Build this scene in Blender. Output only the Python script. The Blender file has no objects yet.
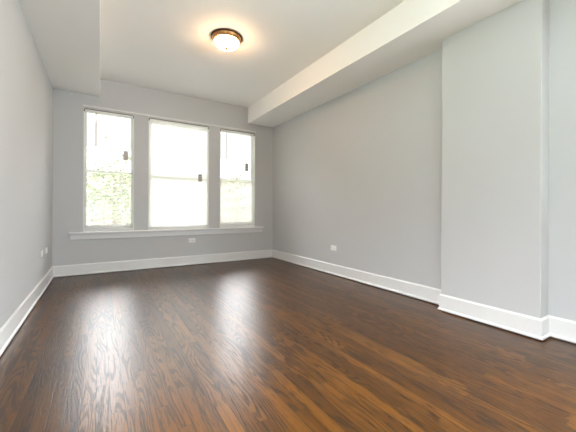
import bpy, bmesh, math, random
from mathutils import Vector, Matrix

# ------------------------------------------------------------------ camera, world, lights, exposure
S = bpy.context.scene
COL = S.collection
D = 5.4862           # distance from the camera to the window wall
XL, XR = -0.583, 3.032
YB = -4.6            # wall behind the camera
ZC = 2.998          # ceiling
cam = bpy.data.objects.new('camera', bpy.data.cameras.new('camera'))
COL.objects.link(cam)
cam.data.sensor_width = 36.0
cam.data.lens = 302.49 / 576 * 36
cam.data.shift_y = -(216 - 209.237) / 576
cam.data.clip_start = 0.02
cam.location = (0, 0, 1.0)
from mathutils import Euler
cam.rotation_euler = (Euler((math.radians(90), 0, -0.5556)).to_matrix() @ Matrix.Rotation(0.0042, 3, 'Z')).to_euler()
S.camera = cam

SKYRAMP = [(0.0, 0.034), (0.23, 0.042), (0.46, 0.80), (1.0, 1.0)]   # (sine of elevation, share of the zenith)
SKY = 20.0           # bright overcast sky
FILL = 54.0           # added fill light, watts per metre of unseen side window
LAMP = 38.0         # glass bowl of the ceiling light
world = bpy.data.worlds.new('world')
S.world = world
world.use_nodes = True
bg = world.node_tree.nodes['Background']
bg.inputs['Color'].default_value = (0.95, 0.962, 1.0, 1)
# hazy overcast sky: pale at the horizon, several times as bright higher up
_n = world.node_tree.nodes; _l = world.node_tree.links
_tc = _n.new('ShaderNodeTexCoord'); _sp = _n.new('ShaderNodeSeparateXYZ'); _cr = _n.new('ShaderNodeValToRGB'); _mu = _n.new('ShaderNodeMath')
_l.new(_tc.outputs['Generated'], _sp.inputs[0]); _l.new(_sp.outputs[2], _cr.inputs['Fac'])
_e = _cr.color_ramp.elements
_e.new(0.5); _e.new(0.5)
for _el, (_p, _v) in zip(_e, SKYRAMP): _el.position = _p; _el.color = (_v, _v, _v, 1)
_mu.operation = 'MULTIPLY'; _mu.inputs[1].default_value = SKY
_l.new(_cr.outputs['Color'], _mu.inputs[0]); _l.new(_mu.outputs[0], bg.inputs['Strength'])

def area(name, loc, rot, sx, sy, power, col):
    l = bpy.data.lights.new(name, 'AREA')
    l.shape = 'RECTANGLE'; l.size = sx; l.size_y = sy
    l.energy = power; l.color = col
    o = bpy.data.objects.new(name, l); COL.objects.link(o)
    o.location = loc; o.rotation_euler = rot
    return o
# light portals: let the renderer find the sky through the windows
WIN = [(-0.216, 0.463), (0.679, 1.695), (1.903, 2.626)]
WZ0, WZ1 = 0.660, 2.515
# windows added out of view to brighten the room, one in each side wall (z 0.4-2.6)
SIDES = [(XL, -1, -0.1, 0.9, 0.10), (XR, 1, -3.0, -0.5, 1.45)]     # wall x, outward direction, y range, share of added fill light
for x, sg, a, b, dl in SIDES:
    p = area('sky_portal', (x + sg * 0.17, (a + b) / 2, 1.5), (math.radians(90), 0, math.radians(90 * sg)), b - a, 2.2, 1, (1, 1, 1))
    p.data.cycles.is_portal = True
    area('side_fill_light', (x + sg * 0.14, (a + b) / 2, 1.5), (math.radians(90), 0, math.radians(90 * sg)), b - a - 0.1, 2.1, FILL * dl * (b - a), (0.86, 0.93, 1.0))  # added fill lamp just outside each unseen side window
for a, b in WIN:
    p = area('sky_portal', ((a + b) / 2, D + 0.16, (WZ0 + WZ1) / 2), (math.radians(-90), 0, 0), b - a, WZ1 - WZ0, 1, (1, 1, 1))
    p.data.cycles.is_portal = True

S.view_settings.view_transform = 'Standard'
S.view_settings.look = 'None'
S.view_settings.exposure = 0.98
S.view_settings.gamma = 1.0
S.view_settings.use_curve_mapping = False
S.cycles.use_denoising = True
S.cycles.max_bounces = 16
S.cycles.diffuse_bounces = 10
S.cycles.glossy_bounces = 6
S.cycles.transparent_max_bounces = 24
S.cycles.sample_clamp_indirect = 8
S.cycles.caustics_reflective = False
S.cycles.caustics_refractive = False

# ------------------------------------------------------------------ materials
def mat(name, col, rough=0.5, metal=0.0, noise=0.0, nscale=20.0, bump=0.0, bscale=300.0, spec=0.5):
    m = bpy.data.materials.new(name); m.use_nodes = True
    nt = m.node_tree; b = nt.nodes['Principled BSDF']
    b.inputs['Base Color'].default_value = (*col, 1)
    b.inputs['Roughness'].default_value = rough
    b.inputs['Metallic'].default_value = metal
    b.inputs['Specular IOR Level'].default_value = spec
    tc = nt.nodes.new('ShaderNodeTexCoord')
    if noise:
        n = nt.nodes.new('ShaderNodeTexNoise'); n.inputs['Scale'].default_value = nscale
        n.inputs['Detail'].default_value = 4
        nt.links.new(tc.outputs['Object'], n.inputs['Vector'])
        mr = nt.nodes.new('ShaderNodeMapRange')
        mr.inputs['To Min'].default_value = 1 - noise; mr.inputs['To Max'].default_value = 1 + noise
        nt.links.new(n.outputs['Fac'], mr.inputs['Value'])
        mx = nt.nodes.new('ShaderNodeVectorMath'); mx.operation = 'SCALE'
        mx.inputs[0].default_value = col
        nt.links.new(mr.outputs['Result'], mx.inputs['Scale'])
        nt.links.new(mx.outputs['Vector'], b.inputs['Base Color'])
    if bump:
        n2 = nt.nodes.new('ShaderNodeTexNoise'); n2.inputs['Scale'].default_value = bscale
        nt.links.new(tc.outputs['Object'], n2.inputs['Vector'])
        bp = nt.nodes.new('ShaderNodeBump'); bp.inputs['Strength'].default_value = bump
        bp.inputs['Distance'].default_value = 0.001
        nt.links.new(n2.outputs['Fac'], bp.inputs['Height'])
        nt.links.new(bp.outputs['Normal'], b.inputs['Normal'])
    return m

M = {}
M['wall'] = mat('grey_wall_paint', (0.550, 0.560, 0.570), 0.85, noise=0.012, nscale=3, bump=0.15, bscale=220, spec=0.15)
M['wall_dark'] = mat('light_absorbing_wall', (0.10, 0.10, 0.105), 0.8, noise=0.012, nscale=3)  # dark tone invented for the unseen wall, cuts bounce onto the window wall
M['ceil'] = mat('white_ceiling_paint', (0.92, 0.915, 0.91), 0.75, noise=0.01, nscale=2, bump=0.1, bscale=200, spec=0.2)
M['trim'] = mat('white_trim_paint', (0.75, 0.755, 0.755), 0.35, noise=0.01, nscale=5)
M['vinyl'] = mat('white_window_vinyl', (0.88, 0.89, 0.88), 0.35, noise=0.01, nscale=8)
M['plastic'] = mat('white_plastic', (0.80, 0.80, 0.79), 0.3, noise=0.01, nscale=30)
M['slot'] = mat('dark_slot', (0.03, 0.03, 0.03), 0.6, noise=0.05)
M['screw'] = mat('screw_metal', (0.55, 0.55, 0.55), 0.35, 1.0, noise=0.05, nscale=90)
M['bronze'] = mat('brushed_bronze', (0.46, 0.22, 0.075), 0.38, 0.55, noise=0.12, nscale=60)
M['bronze_dark'] = mat('dark_bronze_edge', (0.085, 0.04, 0.018), 0.4, 0.8, noise=0.1, nscale=60)
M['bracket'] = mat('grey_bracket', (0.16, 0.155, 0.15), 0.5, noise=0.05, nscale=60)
M['wand'] = mat('amber_wand', (0.33, 0.22, 0.15), 0.35, noise=0.05, nscale=60)
M['wand_clear'] = mat('smoky_wand', (0.62, 0.62, 0.60), 0.3, noise=0.05, nscale=60)
M['cord'] = mat('white_cord', (0.7, 0.69, 0.66), 0.8, noise=0.05, nscale=200)
M['tag'] = mat('grey_paper_tag', (0.55, 0.54, 0.52), 0.7, noise=0.05, nscale=80)
M['tag_tan'] = mat('tan_paper_tag', (0.50, 0.47, 0.43), 0.7, noise=0.05, nscale=80)
M['tag_print'] = mat('tag_print', (0.08, 0.08, 0.08), 0.7, noise=0.05, nscale=80)
M['brick'] = mat('pink_brick', (0.20, 0.155, 0.135), 0.85, noise=0.12, nscale=4, bump=0.3, bscale=40)
M['stone'] = mat('pale_stone', (0.27, 0.265, 0.25), 0.8, noise=0.08, nscale=6)
M['glassdark'] = mat('far_window_glass', (0.10, 0.12, 0.13), 0.1, noise=0.08, nscale=3)
M['shingle'] = mat('grey_shingles', (0.16, 0.155, 0.15), 0.9, noise=0.15, nscale=12)
M['rail'] = mat('dark_painted_iron', (0.07, 0.07, 0.065), 0.5, noise=0.1, nscale=20)
M['lawn'] = mat('lawn', (0.16, 0.20, 0.10), 0.95, noise=0.3, nscale=6)
M['pave'] = mat('pavement', (0.33, 0.32, 0.30), 0.9, noise=0.1, nscale=5)
M['bark'] = mat('bark', (0.13, 0.10, 0.075), 0.9, noise=0.25, nscale=18)
M['leaf'] = mat('green_leaves', (0.17, 0.205, 0.105), 0.7, noise=0.35, nscale=2.5)
M['leaf_dull'] = mat('dull_green_leaves', (0.12, 0.125, 0.085), 0.7, noise=0.35, nscale=2.5)

# translucent blind slats
def slat_mat(name, col, trans):
    m = mat(name, col, 0.45, noise=0.01, nscale=10)
    nt = m.node_tree; b = nt.nodes['Principled BSDF']; out = nt.nodes['Material Output']
    t = nt.nodes.new('ShaderNodeBsdfTranslucent'); t.inputs['Color'].default_value = (*trans, 1)
    mx = nt.nodes.new('ShaderNodeMixShader'); mx.inputs[0].default_value = 0.78
    nt.links.new(b.outputs[0], mx.inputs[1]); nt.links.new(t.outputs[0], mx.inputs[2])
    nt.links.new(mx.outputs[0], out.inputs['Surface'])
    return m
M['slat'] = slat_mat('white_blind_slats', (0.82, 0.82, 0.80), (0.88, 0.88, 0.86))

# clear window glass
def glass_mat():
    m = bpy.data.materials.new('window_glass'); m.use_nodes = True
    nt = m.node_tree; out = nt.nodes['Material Output']; nt.nodes.remove(nt.nodes['Principled BSDF'])
    tr = nt.nodes.new('ShaderNodeBsdfTransparent'); tr.inputs['Color'].default_value = (0.95, 0.955, 0.95, 1)
    gl = nt.nodes.new('ShaderNodeBsdfGlossy'); gl.inputs['Roughness'].default_value = 0.01
    fr = nt.nodes.new('ShaderNodeFresnel'); fr.inputs['IOR'].default_value = 1.45
    mx = nt.nodes.new('ShaderNodeMixShader')
    nt.links.new(fr.outputs[0], mx.inputs[0]); nt.links.new(tr.outputs[0], mx.inputs[1]); nt.links.new(gl.outputs[0], mx.inputs[2])
    nt.links.new(mx.outputs[0], out.inputs['Surface'])
    return m
M['glass'] = glass_mat()

# lit glass bowl of the lamp
def lamp_mat():
    m = mat('lit_frosted_glass', (0.85, 0.80, 0.70), 0.3, noise=0.02, nscale=30)
    b = m.node_tree.nodes['Principled BSDF']
    b.inputs['Emission Color'].default_value = (1.0, 0.60, 0.30, 1)
    b.inputs['Emission Strength'].default_value = LAMP
    return m
M['lamp'] = lamp_mat()

# dark stained oak strips running towards the windows
def floor_mat():
    m = bpy.data.materials.new('dark_oak_strip_floor'); m.use_nodes = True
    nt = m.node_tree; N = nt.nodes; L = nt.links
    b = N['Principled BSDF']
    def mth(op, a, c=None, d=None):
        n = N.new('ShaderNodeMath'); n.operation = op
        for i, v in enumerate((a, c, d)):
            if v is None: continue
            if isinstance(v, (int, float)): n.inputs[i].default_value = v
            else: L.new(v, n.inputs[i])
        return n.outputs[0]
    def comb(x, y, z):
        n = N.new('ShaderNodeCombineXYZ')
        for i, v in enumerate((x, y, z)):
            if isinstance(v, (int, float)): n.inputs[i].default_value = v
            else: L.new(v, n.inputs[i])
        return n.outputs[0]
    def noise(vec, scale, detail=2, rough=0.5):
        n = N.new('ShaderNodeTexNoise'); n.inputs['Scale'].default_value = scale
        n.inputs['Detail'].default_value = detail; n.inputs['Roughness'].default_value = rough
        L.new(vec, n.inputs['Vector']); return n.outputs['Fac']
    def wn(vec):
        n = N.new('ShaderNodeTexWhiteNoise'); n.noise_dimensions = '3D'
        L.new(vec, n.inputs['Vector']); return n
    def ramp(fac, stops):
        n = N.new('ShaderNodeValToRGB'); e = n.color_ramp.elements
        while len(e) < len(stops): e.new(0.5)
        for el, (p, c) in zip(e, stops): el.position = p; el.color = (*c, 1)
        L.new(fac, n.inputs['Fac']); return n.outputs['Color']
    def sstep(v, lo, hi):
        n = N.new('ShaderNodeMapRange'); n.interpolation_type = 'SMOOTHSTEP'
        n.inputs['From Min'].default_value = lo; n.inputs['From Max'].default_value = hi
        L.new(v, n.inputs['Value']); return n.outputs['Result']
    tc = N.new('ShaderNodeTexCoord'); sp = N.new('ShaderNodeSeparateXYZ')
    L.new(tc.outputs['Object'], sp.inputs[0]); X, Y = sp.outputs[0], sp.outputs[1]
    W, LEN = 0.064, 1.15
    u = mth('DIVIDE', mth('ADD', X, 10), W); row = mth('FLOOR', u); fu = mth('FRACT', u)
    r1 = wn(comb(row, 3.7, 1.1)).outputs['Value']
    v = mth('ADD', mth('DIVIDE', mth('ADD', Y, 20), LEN), mth('MULTIPLY', r1, 13.7))
    colm = mth('FLOOR', v); fv = mth('FRACT', v)
    w2 = wn(comb(row, colm, 0.0)); rid = w2.outputs['Value']
    w3 = wn(comb(row, colm, 9.0)); rid2 = w3.outputs['Value']
    # cathedral grain: contour lines of a stretched smooth field, different for each strip
    off = mth('MULTIPLY', rid, 60.0)
    px = mth('ADD', mth('MULTIPLY', X, 9.0), mth('MULTIPLY', rid2, 31.0)); py = mth('MULTIPLY', Y, 1.1)
    wob = noise(comb(mth('MULTIPLY', X, 70.0), mth('MULTIPLY', Y, 9.0), off), 1.0, 3)
    fld = noise(comb(px, py, off), 1.0, 1.0)
    fld = mth('ADD', fld, mth('MULTIPLY', wob, 0.040))
    rings = mth('FRACT', mth('MULTIPLY', fld, 14.0))
    tri = mth('ABSOLUTE', mth('SUBTRACT', mth('MULTIPLY', rings, 2.0), 1.0))      # 1 at ring edge
    pores = noise(comb(mth('MULTIPLY', X, 420.0), mth('MULTIPLY', Y, 22.0), off), 1.0, 3, 0.6)
    streak = noise(comb(mth('MULTIPLY', X, 75.0), mth('MULTIPLY', Y, 1.6), off), 1.0, 4, 0.6)
    blot = noise(comb(mth('MULTIPLY', X, 2.2), mth('MULTIPLY', Y, 0.9), 0.0), 1.0, 3)
    ringline = mth('MULTIPLY', sstep(tri, 0.42, 0.70), sstep(noise(comb(mth('MULTIPLY', X, 14.0), mth('MULTIPLY', Y, 1.3), mth('ADD', off, 5.0)), 1.0, 2), 0.40, 0.52))
    fleck = sstep(noise(comb(mth('MULTIPLY', X, 160.0), mth('MULTIPLY', Y, 9.0), off), 1.0, 2), 0.57, 0.66)
    porem = sstep(pores, 0.42, 0.68)
    dark = mth('MAXIMUM', mth('MULTIPLY', ringline, mth('ADD', 0.55, mth('MULTIPLY', porem, 0.45))), mth('MULTIPLY', fleck, 0.75))
    # strip tone
    tone = mth('ADD', mth('MULTIPLY', rid2, 0.36), mth('MULTIPLY', streak, 0.75))
    tone = mth('ADD', tone, mth('MULTIPLY', blot, 0.30))
    tone = mth('SUBTRACT', tone, 0.20)
    base = ramp(tone, [(0.10, (0.022, 0.0078, 0.0010)), (0.38, (0.062, 0.0222, 0.0020)), (0.65, (0.108, 0.0400, 0.0032)), (0.95, (0.180, 0.070, 0.0068))])
    mx = N.new('ShaderNodeMix'); mx.data_type = 'RGBA'
    L.new(mth('MULTIPLY', dark, 0.93), mx.inputs['Factor']); L.new(base, mx.inputs[6]); mx.inputs[7].default_value = (0.0040, 0.0018, 0.0008, 1)
    # seams
    ex = mth('MINIMUM', fu, mth('SUBTRACT', 1.0, fu)); ey = mth('MINIMUM', fv, mth('SUBTRACT', 1.0, fv))
    seam = mth('MAXIMUM', mth('SUBTRACT', 1.0, sstep(ex, 0.008, 0.045)), mth('SUBTRACT', 1.0, sstep(ey, 0.0004, 0.0018)))
    mx2 = N.new('ShaderNodeMix'); mx2.data_type = 'RGBA'
    L.new(mth('MULTIPLY', seam, 0.85), mx2.inputs['Factor']); L.new(mx.outputs[2], mx2.inputs[6]); mx2.inputs[7].default_value = (0.008, 0.004, 0.002, 1)
    L.new(mx2.outputs[2], b.inputs['Base Color'])
    rg = mth('ADD', mth('ADD', 0.265, mth('MULTIPLY', streak, 0.09)), mth('MULTIPLY', dark, 0.05))
    L.new(rg, b.inputs['Roughness'])
    b.inputs['Specular IOR Level'].default_value = 0.48
    h = mth('ADD', mth('MULTIPLY', dark, -0.55), mth('MULTIPLY', porem, -0.10))
    h = mth('ADD', h, mth('MULTIPLY', seam, -0.3))
    h = mth('ADD', h, mth('MULTIPLY', streak, 0.35))
    bp = N.new('ShaderNodeBump'); bp.inputs['Strength'].default_value = 0.24; bp.inputs['Distance'].default_value = 0.0014
    L.new(h, bp.inputs['Height']); L.new(bp.outputs['Normal'], b.inputs['Normal'])
    return m
M['floor'] = floor_mat()

# ------------------------------------------------------------------ mesh helpers
def link(name, bm, m, parent=None, smooth=False):
    bmesh.ops.recalc_face_normals(bm, faces=bm.faces)
    me = bpy.data.meshes.new(name); bm.to_mesh(me); bm.free()
    if smooth:
        for f in me.polygons: f.use_smooth = True
    me.materials.append(M[m] if isinstance(m, str) else m)
    o = bpy.data.objects.new(name, me); COL.objects.link(o)
    if parent: o.parent = parent
    return o

def box(bm, x0, x1, y0, y1, z0, z1, bev=0.0):
    vs = [bm.verts.new((x, y, z)) for x in (x0, x1) for y in (y0, y1) for z in (z0, z1)]
    fs = [(0, 1, 3, 2), (4, 6, 7, 5), (0, 4, 5, 1), (2, 3, 7, 6), (0, 2, 6, 4), (1, 5, 7, 3)]
    fa = [bm.faces.new([vs[i] for i in f]) for f in fs]
    bmesh.ops.recalc_face_normals(bm, faces=fa)
    if bev:
        es = list({e for f in fa for e in f.edges})
        bmesh.ops.bevel(bm, geom=es, offset=bev, segments=2, affect='EDGES', profile=0.5)

def tube(bm, pts, r, n=8):
    rings = []
    for i, p in enumerate(pts):
        p = Vector(p); a = Vector(pts[max(i - 1, 0)]); c = Vector(pts[min(i + 1, len(pts) - 1)])
        t = (c - a).normalized(); s = Vector((1, 0, 0)) if abs(t.x) < 0.9 else Vector((0, 1, 0))
        e1 = t.cross(s).normalized(); e2 = t.cross(e1); rr = r[i] if isinstance(r, (list, tuple)) else r
        rings.append([bm.verts.new(p + rr * (math.cos(2 * math.pi * k / n) * e1 + math.sin(2 * math.pi * k / n) * e2)) for k in range(n)])
    for a, c in zip(rings, rings[1:]):
        for k in range(n): bm.faces.new((a[k], a[(k + 1) % n], c[(k + 1) % n], c[k]))
    bm.faces.new(rings[0]); bm.faces.new(rings[-1][::-1])

def lathe(bm, prof, n=48, c=(0, 0, 0)):
    rings = []
    for r, z in prof:
        if r < 1e-5: rings.append([bm.verts.new((c[0], c[1], c[2] + z))])
        else: rings.append([bm.verts.new((c[0] + r * math.cos(2 * math.pi * k / n), c[1] + r * math.sin(2 * math.pi * k / n), c[2] + z)) for k in range(n)])
    for a, d in zip(rings, rings[1:]):
        for k in range(n):
            q = (k + 1) % n
            if len(a) == 1 and len(d) == 1: continue
            if len(a) == 1: bm.faces.new((a[0], d[k], d[q]))
            elif len(d) == 1: bm.faces.new((a[k], a[q], d[0]))
            else: bm.faces.new((a[k], a[q], d[q], d[k]))

def sweep_rings(path, prof):
    """mitred rings of a moulding profile (offset, z) to the right-hand side of a 2-D path"""
    P = [Vector((x, y)) for x, y in path]; rings = []
    for i, p in enumerate(P):
        d0 = (P[i] - P[i - 1]).normalized() if i else (P[1] - P[0]).normalized()
        d1 = (P[i + 1] - P[i]).normalized() if i < len(P) - 1 else d0
        n0 = Vector((d0.y, -d0.x)); n1 = Vector((d1.y, -d1.x))
        mv = (n0 + n1) / (1 + n0.dot(n1))
        rings.append([(p.x + mv.x * o, p.y + mv.y * o, z) for o, z in prof])
    return rings

def sweep(bm, rings):
    R = [[bm.verts.new(v) for v in r] for r in rings]; n = len(R[0])
    for a, c in zip(R, R[1:]):
        for k in range(n): bm.faces.new((a[k], a[(k + 1) % n], c[(k + 1) % n], c[k]))
    bm.faces.new(R[0]); bm.faces.new(R[-1][::-1])

def structure(name, bm, m, parent=None, smooth=False):
    o = link(name, bm, m, parent, smooth)
    if not parent: o['kind'] = 'structure'
    return o

def tag(o, label, cat, group=None):
    o['label'] = label; o['category'] = cat
    if group: o['group'] = group

def empty(name, loc, label, cat, group=None, rz=0.0):
    o = bpy.data.objects.new(name, None); COL.objects.link(o)
    o.location = loc; o.rotation_euler = (0, 0, rz); o.empty_display_size = 0.05
    tag(o, label, cat, group)
    return o

# ------------------------------------------------------------------ room shell
T = 0.16
bm = bmesh.new(); box(bm, XL - T, XR + T, YB - T, D + T, -0.12, 0.0); structure('floor', bm, 'floor')
bm = bmesh.new(); box(bm, XL - T, XR + T, YB - T, D + T, ZC, ZC + 0.12); structure('ceiling', bm, 'ceil')
for (x, sg, a, b, dl), nm in zip(SIDES, ('wall_left', 'wall_right')):
    bm = bmesh.new(); x0, x1 = sorted((x, x + sg * T))
    for y0, y1, z0, z1 in ((YB - T, a, 0, ZC), (b, D + T, 0, ZC), (a, b, 0, 0.4), (a, b, 2.6, ZC)): box(bm, x0, x1, y0, y1, z0, z1)
    structure(nm, bm, 'wall')
bm = bmesh.new(); box(bm, XL, XR, YB - T, YB, 0, ZC); structure('wall_front', bm, 'wall_dark')  # unseen wall, made dark to absorb light

def pierced_wall(name, y0, y1, wins, z0, z1):
    bm = bmesh.new(); xs = [XL] + [v for w in wins for v in w] + [XR]
    box(bm, XL, XR, y0, y1, 0, z0); box(bm, XL, XR, y0, y1, z1, ZC)
    for i in range(0, len(xs), 2): box(bm, xs[i], xs[i + 1], y0, y1, z0, z1)
    return structure(name, bm, 'wall')
pierced_wall('wall_back', D, D + T, WIN, WZ0, WZ1)

# shallow boxed-out pier on the right wall, dropped soffits along both side walls
BX, BY0, BY1 = 2.878, 0.951, 1.749
ZL, ZR, XLE, XRE = 2.721, 2.690, -0.005, 2.466
bm = bmesh.new(); box(bm, BX, XR + 0.01, BY0, BY1, 0, ZR + 0.01, 0.004); structure('wall_pier', bm, 'wall')
bm = bmesh.new(); box(bm, XL - 0.01, XLE, YB - 0.01, D + 0.01, ZL, ZC + 0.01, 0.004); structure('ceiling_soffit', bm, 'ceil')
bm = bmesh.new(); box(bm, XRE, XR + 0.01, YB - 0.01, D + 0.01, ZR, ZC + 0.01, 0.004); structure('ceiling_beam', bm, 'ceil')

# baseboards with shoe moulding
prof = [(-0.004, 0.012), (0.022, 0.012), (0.022, 0.022), (0.019, 0.028), (0.014, 0.031), (0.012, 0.032), (0.012, 0.152), (0.010, 0.156), (0.007, 0.160), (0.005, 0.167), (-0.004, 0.167)]
path = [(XL, YB), (XL, D), (XR, D), (XR, BY1), (BX, BY1), (BX, BY0), (XR, BY0), (XR, YB)]
R = sweep_rings(path, prof)
for nm, sl in (('baseboard_left', R[0:2]), ('baseboard_back', R[1:3]), ('baseboard_right', R[2:])):
    bm = bmesh.new(); sweep(bm, sl); structure(nm, bm, 'trim')

# continuous window stool with apron, thin head moulding
SX0, SX1 = -0.388, 2.800
bm = bmesh.new()
box(bm, SX0, SX1, D - 0.062, D - 0.0005, 0.616, 0.646, 0.006)
box(bm, SX0 + 0.012, SX1 - 0.012, D - 0.020, D - 0.0005, 0.534, 0.6165, 0.003)
for a, b in WIN: box(bm, a + 0.001, b - 0.001, D - 0.002, D + 0.06, 0.638, WZ0 + 0.002)
structure('trim_1', bm, 'trim')
bm = bmesh.new()
box(bm, WIN[0][0] - 0.010, WIN[2][1] + 0.008, D - 0.024, D - 0.0005, 2.527, 2.553, 0.005)
structure('trim_2', bm, 'trim')

# ------------------------------------------------------------------ windows (double hung)
MEET = 1.575
def sash(name, x0, x1, z0, z1, y0, y1, parent, top, bot):
    bm = bmesh.new(); st = 0.030
    box(bm, x0, x0 + st, y0, y1, z0, z1, 0.003); box(bm, x1 - st, x1, y0, y1, z0, z1, 0.003)
    box(bm, x0 + st - 0.001, x1 - st + 0.001, y0, y1, z0, z0 + bot, 0.003)
    box(bm, x0 + st - 0.001, x1 - st + 0.001, y0, y1, z1 - top, z1, 0.003)
    o = link(name, bm, 'vinyl', parent)
    bm = bmesh.new(); ym = (y0 + y1) / 2
    box(bm, x0 + st - 0.004, x1 - st + 0.004, ym - 0.002, ym + 0.002, z0 + bot - 0.004, z1 - top + 0.004)
    link('glass_pane', bm, 'glass', o)
    return o
for i, (a, b) in enumerate(WIN):
    bm = bmesh.new(); t = 0.009
    y0, y1 = D + 0.002, D + T - 0.002
    box(bm, a, a + t, y0, y1, WZ0 + 0.003, WZ1); box(bm, b - t, b, y0, y1, WZ0 + 0.003, WZ1)
    box(bm, a + t, b - t, y0, y1, WZ1 - t, WZ1); box(bm, a + t, b - t, D + 0.062, y1, WZ0 + 0.003, WZ0 + 0.018)
    # parting stops
    for x in (a + t, b - t - 0.010): box(bm, x, x + 0.010, D + 0.060, D + 0.070, WZ0 + 0.018, WZ1 - t)
    w = structure('window_%d' % (i + 1), bm, 'vinyl')
    u = sash('upper_sash', a + t, b - t, MEET - 0.018, WZ1 - t, D + 0.106, D + 0.136, w, 0.030, 0.036)
    l = sash('lower_sash', a + t, b - t, WZ0 + 0.018, MEET + 0.018, D + 0.072, D + 0.102, w, 0.036, 0.055)
    bm = bmesh.new(); xm = (a + b) / 2
    box(bm, xm - 0.025, xm + 0.025, D + 0.074, D + 0.100, MEET + 0.018, MEET + 0.026, 0.003)
    lathe(bm, [(0, 0.014), (0.010, 0.012), (0.012, 0.0)], 12, (xm, D + 0.088, MEET + 0.025))
    link('sash_lock', bm, 'screw', l)
for i, (x, sg, a, b, dl) in enumerate(SIDES):  # unseen side windows, added to let more light in
    bm = bmesh.new(); x0, x1 = sorted((x + sg * 0.09, x + sg * 0.03))
    box(bm, x0, x1, a, a + 0.05, 0.4, 2.6); box(bm, x0, x1, b - 0.05, b, 0.4, 2.6)
    for z0, z1 in ((0.4, 0.45), (2.55, 2.6), (1.48, 1.52)): box(bm, x0, x1, a + 0.05, b - 0.05, z0, z1)
    structure('window_%d' % (i + 4), bm, 'vinyl')

# ------------------------------------------------------------------ mini blinds
def blind(a, b, tilt, label, wand_x, wand_z, wand_m, tag_x, tag_z0, tag_z1, tag_m, stripes):
    yc = D + 0.020
    top, bot = WZ1 - 0.016, WZ0 + 0.010
    x0, x1 = a + 0.005, b - 0.005
    root = empty('window_blind', ((a + b) / 2, yc, bot), label, 'window blind', 'white mini blinds in the three windows')
    off = Matrix.Translation((-(a + b) / 2, -yc, -bot))
    def part(name, bm, m, parent=root, smooth=False):
        bmesh.ops.transform(bm, matrix=off, verts=bm.verts)
        return link(name, bm, m, parent, smooth)
    bm = bmesh.new(); box(bm, x0 - 0.001, x1 + 0.001, yc - 0.016, yc + 0.016, top - 0.026, top, 0.003); hr = part('headrail', bm, 'plastic')
    bm = bmesh.new(); box(bm, x0 + 0.004, x1 - 0.004, yc - 0.019, yc + 0.014, top - 0.0005, top + 0.014, 0.002); mc = part('shadow_gap_strip', bm, 'bracket'); mc['label'] = 'dark grey strip as the shadow gap along the top of the blind'  # dark strip in place of the shadow gap under the head moulding
    for s, x in ((0, x0 - 0.004), (1, x1 - 0.012)):
        bm = bmesh.new(); box(bm, x, x + 0.016, yc - 0.020, yc + 0.018, top - 0.032, top + 0.001, 0.002); part('bracket', bm, 'bracket')
    # slats
    bm = bmesh.new(); pitch = 0.0215; z = bot + 0.030; w = 0.0125
    zt = top - 0.036; ca, sa = math.cos(tilt), math.sin(tilt)
    while z < zt:
        prev = []
        for th in (0.0004, -0.0004):
            row = []
            for k in range(4):
                s = -w + 2 * w * k / 3; c = 0.0022 * (1 - (s / w) ** 2) + th
                row.append((s * ca - c * sa, s * sa + c * ca))
            prev.append(row)
        loop = prev[0] + prev[1][::-1]
        A = [bm.verts.new((x0, yc + p, z + q)) for p, q in loop]; B = [bm.verts.new((x1, yc + p, z + q)) for p, q in loop]
        for k in range(8): bm.faces.new((A[k], A[(k + 1) % 8], B[(k + 1) % 8], B[k]))
        z += pitch
    part('slats', bm, 'slat')
    bm = bmesh.new(); box(bm, x0, x1, yc - 0.013, yc + 0.013, bot, bot + 0.014, 0.003); part('bottom_rail', bm, 'plastic')
    # ladder cords
    n = 2 if b - a < 0.8 else 3
    for k in range(n):
        x = x0 + 0.11 + (x1 - x0 - 0.22) * k / (n - 1)
        bm = bmesh.new()
        for dy in (-0.0145, 0.0145): tube(bm, [(x, yc + dy, bot + 0.012), (x, yc + dy, top - 0.026)], 0.0008, 5)
        part('ladder_cord', bm, 'cord')
    if wand_x is not None:
        bm = bmesh.new(); yw = yc - 0.026
        tube(bm, [(wand_x, yc - 0.016, top - 0.018), (wand_x, yw, top - 0.026), (wand_x, yw, top - 0.05)], 0.0022, 6)
        tube(bm, [(wand_x, yw, top - 0.045), (wand_x, yw, wand_z + 0.03), (wand_x, yw, wand_z)], [0.0065, 0.0065, 0.0080], 8)
        part('tilt_wand', bm, wand_m)
    # lift cord with its hanging paper tag
    bm = bmesh.new(); yw = yc - 0.024
    tube(bm, [(tag_x, yc - 0.016, top - 0.016), (tag_x, yw, top - 0.03), (tag_x, yw, tag_z1 - 0.004)], 0.0012, 6)
    lc = part('lift_cord', bm, 'cord')
    bm = bmesh.new(); box(bm, tag_x - 0.036, tag_x + 0.036, yw - 0.002, yw + 0.002, tag_z0, tag_z1, 0.001)
    tg = part('warning_tag', bm, tag_m, root); tg['label'] = 'small paper tag hanging on the blind cord'
    if stripes:
        h = tag_z1 - tag_z0
        for k in range(3):
            bm = bmesh.new(); zz = tag_z0 + h * (0.2 + 0.27 * k)
            box(bm, tag_x - 0.022, tag_x + 0.022, yw - 0.0028, yw - 0.0018, zz, zz + 0.012)
            part('printed_line', bm, 'tag_print', tg)
    return root
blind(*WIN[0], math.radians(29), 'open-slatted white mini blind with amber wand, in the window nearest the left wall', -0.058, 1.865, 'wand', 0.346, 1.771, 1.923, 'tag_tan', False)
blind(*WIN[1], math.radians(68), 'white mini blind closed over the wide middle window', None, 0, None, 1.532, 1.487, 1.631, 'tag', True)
blind(*WIN[2], math.radians(36), 'open-slatted white mini blind in the narrow window beside the right-hand wall', 2.024, 1.853, 'wand_clear', 2.443, 1.743, 1.896, 'tag', True)

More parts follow.
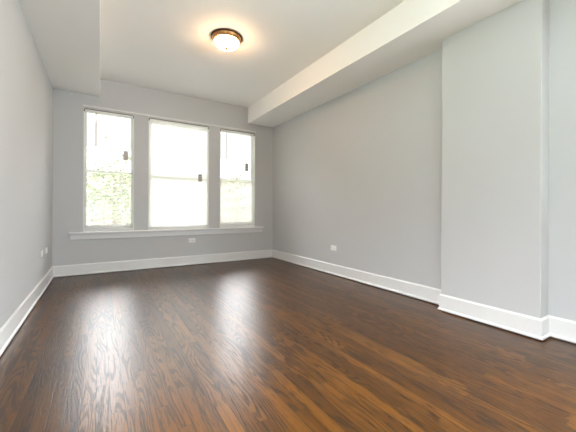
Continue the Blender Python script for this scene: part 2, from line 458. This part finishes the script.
# ------------------------------------------------------------------ ceiling light
lx, ly = 1.245, 3.375
root = empty('ceiling_light', (lx, ly, ZC), 'lit round flush ceiling light with bronze ring and frosted glass bowl', 'ceiling light')
bm = bmesh.new(); lathe(bm, [(0, 0), (0.168, 0), (0.178, -0.002), (0.180, -0.006), (0.176, -0.012), (0.170, -0.016)], 64)
lathe(bm, [(0.1705, -0.0155), (0.163, -0.032), (0.152, -0.048), (0.146, -0.052), (0.138, -0.050), (0.134, -0.040)], 64)
link('ring', bm, 'bronze', root, True)
bm = bmesh.new(); lathe(bm, [(0.180, -0.0005), (0.1825, -0.003), (0.1825, -0.008), (0.178, -0.0125), (0.171, -0.0165)], 64)
link('ring_edge', bm, 'bronze_dark', root, True)
bm = bmesh.new(); lathe(bm, [(0.134, -0.040), (0.139, -0.052), (0.138, -0.062), (0.131, -0.078), (0.116, -0.096), (0.092, -0.111), (0.060, -0.121), (0.028, -0.126), (0, -0.127)], 64)
g = link('glass_bowl', bm, 'lamp', root, True); g['label'] = 'glowing frosted glass bowl'
bm = bmesh.new(); lathe(bm, [(0, -0.120), (0.021, -0.1235), (0.023, -0.129), (0.016, -0.133), (0.010, -0.136), (0.013, -0.141), (0.011, -0.147), (0.005, -0.151), (0, -0.152)], 20)
link('finial', bm, 'bronze_dark', root, True)

# ------------------------------------------------------------------ outlets
def outlet(loc, rz, label):
    """horizontal duplex plate; local +x along the wall, -y out of the wall"""
    r = empty('wall_outlet', loc, label, 'outlet', 'white outlets low on the walls', rz)
    bm = bmesh.new(); box(bm, -0.062, 0.062, -0.007, 0.0, -0.038, 0.038, 0.003); link('cover_plate', bm, 'plastic', r)
    for s in (-1, 1):
        bm = bmesh.new(); box(bm, s * 0.024 - 0.016, s * 0.024 + 0.016, -0.0095, -0.006, -0.017, 0.017, 0.004)
        rc = link('receptacle', bm, 'plastic', r)
        bm = bmesh.new()
        for zz, hh in ((0.007, 0.004), (-0.007, 0.005)):
            box(bm, s * 0.024 - hh, s * 0.024 + hh, -0.0100, -0.0090, zz - 0.0013, zz + 0.0013)
        box(bm, s * 0.024 + s * 0.010 - 0.0025, s * 0.024 + s * 0.010 + 0.0025, -0.0100, -0.0090, -0.0025, 0.0025)
        link('slots', bm, 'slot', rc)
    bm = bmesh.new(); lathe(bm, [(0, 0.0022), (0.003, 0.0016), (0.0036, 0)], 12)
    bmesh.ops.rotate(bm, matrix=Matrix.Rotation(math.radians(90), 3, 'X'), verts=bm.verts)
    bmesh.ops.translate(bm, vec=(0, -0.0068, 0), verts=bm.verts)
    link('screw', bm, 'screw', r)
    return r
outlet((1.390, D, 0.436), 0, 'white horizontal outlet plate on the wall below the middle window')
outlet((XR, 3.558, 0.411), math.radians(-90), 'white horizontal outlet plate low on the long right-hand wall')
outlet((XL, 4.54, 0.464), math.radians(90), 'white outlet plate on the left wall, farther of two from the window wall')
outlet((XL, 4.90, 0.459), math.radians(90), 'white outlet plate on the left wall, next to the corner by the windows')

# ------------------------------------------------------------------ outdoors beyond the windows
GZ = -1.4
bm = bmesh.new(); box(bm, -25, 40, -20, 60, GZ - 0.2, GZ); structure('ground', bm, 'lawn')
bm = bmesh.new(); box(bm, -25, 40, D + 4.0, D + 9.0, GZ - 0.01, GZ + 0.02); structure('street', bm, 'pave')

HY = D + 13.0
def house(x0, x1, h, label, doors):
    r = empty('house', ((x0 + x1) / 2, HY, GZ), label, 'house')
    o = Vector(((x0 + x1) / 2, HY, GZ))
    def part(name, bm, m, parent=r):
        bmesh.ops.translate(bm, vec=-o, verts=bm.verts); return link(name, bm, m, parent)
    bm = bmesh.new(); box(bm, x0, x1, HY, HY + 8, GZ, GZ + h); part('wall', bm, 'brick')
    bm = bmesh.new(); vs = [bm.verts.new(p) for p in ((x0 - .3, HY - .4, GZ + h), (x1 + .3, HY - .4, GZ + h), (x1 + .3, HY + 8.4, GZ + h), (x0 - .3, HY + 8.4, GZ + h), (x0 - .3, HY + 4, GZ + h + 2), (x1 + .3, HY + 4, GZ + h + 2))]
    for f in ((0, 1, 5, 4), (2, 3, 4, 5), (0, 4, 3), (1, 2, 5), (0, 3, 2, 1)): bm.faces.new([vs[i] for i in f])
    part('roof', bm, 'shingle')
    x = x0 + 1.0
    while x + 1.0 < x1:
        bm = bmesh.new(); zz = GZ + 1.9
        for (p, q, s, t) in ((x - .1, x, zz - .1, zz + 1.7), (x + 1, x + 1.1, zz - .1, zz + 1.7), (x, x + 1, zz - .1, zz), (x, x + 1, zz + 1.6, zz + 1.7), (x, x + 1, zz + .77, zz + .83)):
            box(bm, p, q, HY - 0.08, HY + 0.02, s, t)
        f = part('window_frame', bm, 'stone')
        bm = bmesh.new(); box(bm, x, x + 1, HY - 0.03, HY + 0.01, zz, zz + 1.6); g = part('pane', bm, 'glassdark', f)
        x += 2.1
    # porch slab with railing
    bm = bmesh.new(); box(bm, x0 + .3, x1 - .3, HY - 1.6, HY, GZ, GZ + 1.0); part('porch_slab', bm, 'stone')
    bm = bmesh.new(); x = x0 + .35
    box(bm, x0 + .3, x1 - .3, HY - 1.58, HY - 1.50, GZ + 1.85, GZ + 1.93); box(bm, x0 + .3, x1 - .3, HY - 1.57, HY - 1.51, GZ + 1.12, GZ + 1.17)
    while x < x1 - .3:
        box(bm, x - .012, x + .012, HY - 1.555, HY - 1.525, GZ + 1.0, GZ + 1.9); x += 0.16
    part('railing', bm, 'rail')
    for xx in (x0 + .4, (x0 + x1) / 2, x1 - .4):
        bm = bmesh.new(); box(bm, xx - .09, xx + .09, HY - 1.63, HY - 1.45, GZ + 1.0, GZ + h - .3); part('porch_post', bm, 'stone')
    return r
house(-4.2, 3.2, 4.3, 'pale pinkish brick house across the street behind the left window blind', 1)
house(4.4, 12.0, 4.3, 'pale house with porch railing across the street behind the right window blind', 1)

def tree(x, y, h, crown, n, leafm, label, seed, spread=1.0):
    rnd = random.Random(seed)
    r = empty('tree', (x, y, GZ), label, 'tree')
    bm = bmesh.new()
    tube(bm, [(0, 0, -0.05), (0.05, 0.02, h * 0.35), (-0.04, 0, h * 0.7), (0, 0.05, h)], [0.13, 0.10, 0.07, 0.03], 10)
    for k in range(14):
        a = rnd.uniform(0, 6.283); z0 = h * rnd.uniform(0.3, 0.9); ln = crown * rnd.uniform(0.5, 0.95)
        tube(bm, [(0, 0, z0), (math.cos(a) * ln * 0.5, math.sin(a) * ln * 0.5, z0 + ln * 0.25), (math.cos(a) * ln, math.sin(a) * ln, z0 + ln * 0.6)], [0.04, 0.025, 0.01], 6)
    link('trunk', bm, 'bark', r)
    bm = bmesh.new()
    cl = []
    for k in range(26):
        while True:
            p = Vector((rnd.uniform(-1, 1), rnd.uniform(-1, 1), rnd.uniform(-1, 1)))
            if 0.25 < p.length < 1: break
        cl.append(Vector((p.x * crown * spread, p.y * crown * spread, h * 0.72 + p.z * h * 0.42)))
    for k in range(n):
        c = rnd.choice(cl) + Vector((rnd.gauss(0, .24), rnd.gauss(0, .24), rnd.gauss(0, .22)))
        q = Matrix.Rotation(rnd.uniform(0, 6.28), 3, 'Z') @ Matrix.Rotation(rnd.uniform(-1.1, 1.1), 3, 'X')
        l = rnd.uniform(0.05, 0.09)
        pts = [(0, -l, 0), (0.5 * l, -0.1 * l, 0.12 * l), (0, l, 0), (-0.5 * l, -0.1 * l, 0.12 * l)]
        bm.faces.new([bm.verts.new(c + q @ Vector(p)) for p in pts])
    link('foliage', bm, leafm, r)
tree(0.40, D + 5.2, 3.6, 1.0, 2600, 'leaf', 'leafy green tree outside the window nearest the left wall', 3)
tree(4.95, D + 6.5, 3.5, 0.6, 1100, 'leaf_dull', 'sparse small tree outside the narrow window beside the right wall', 8)
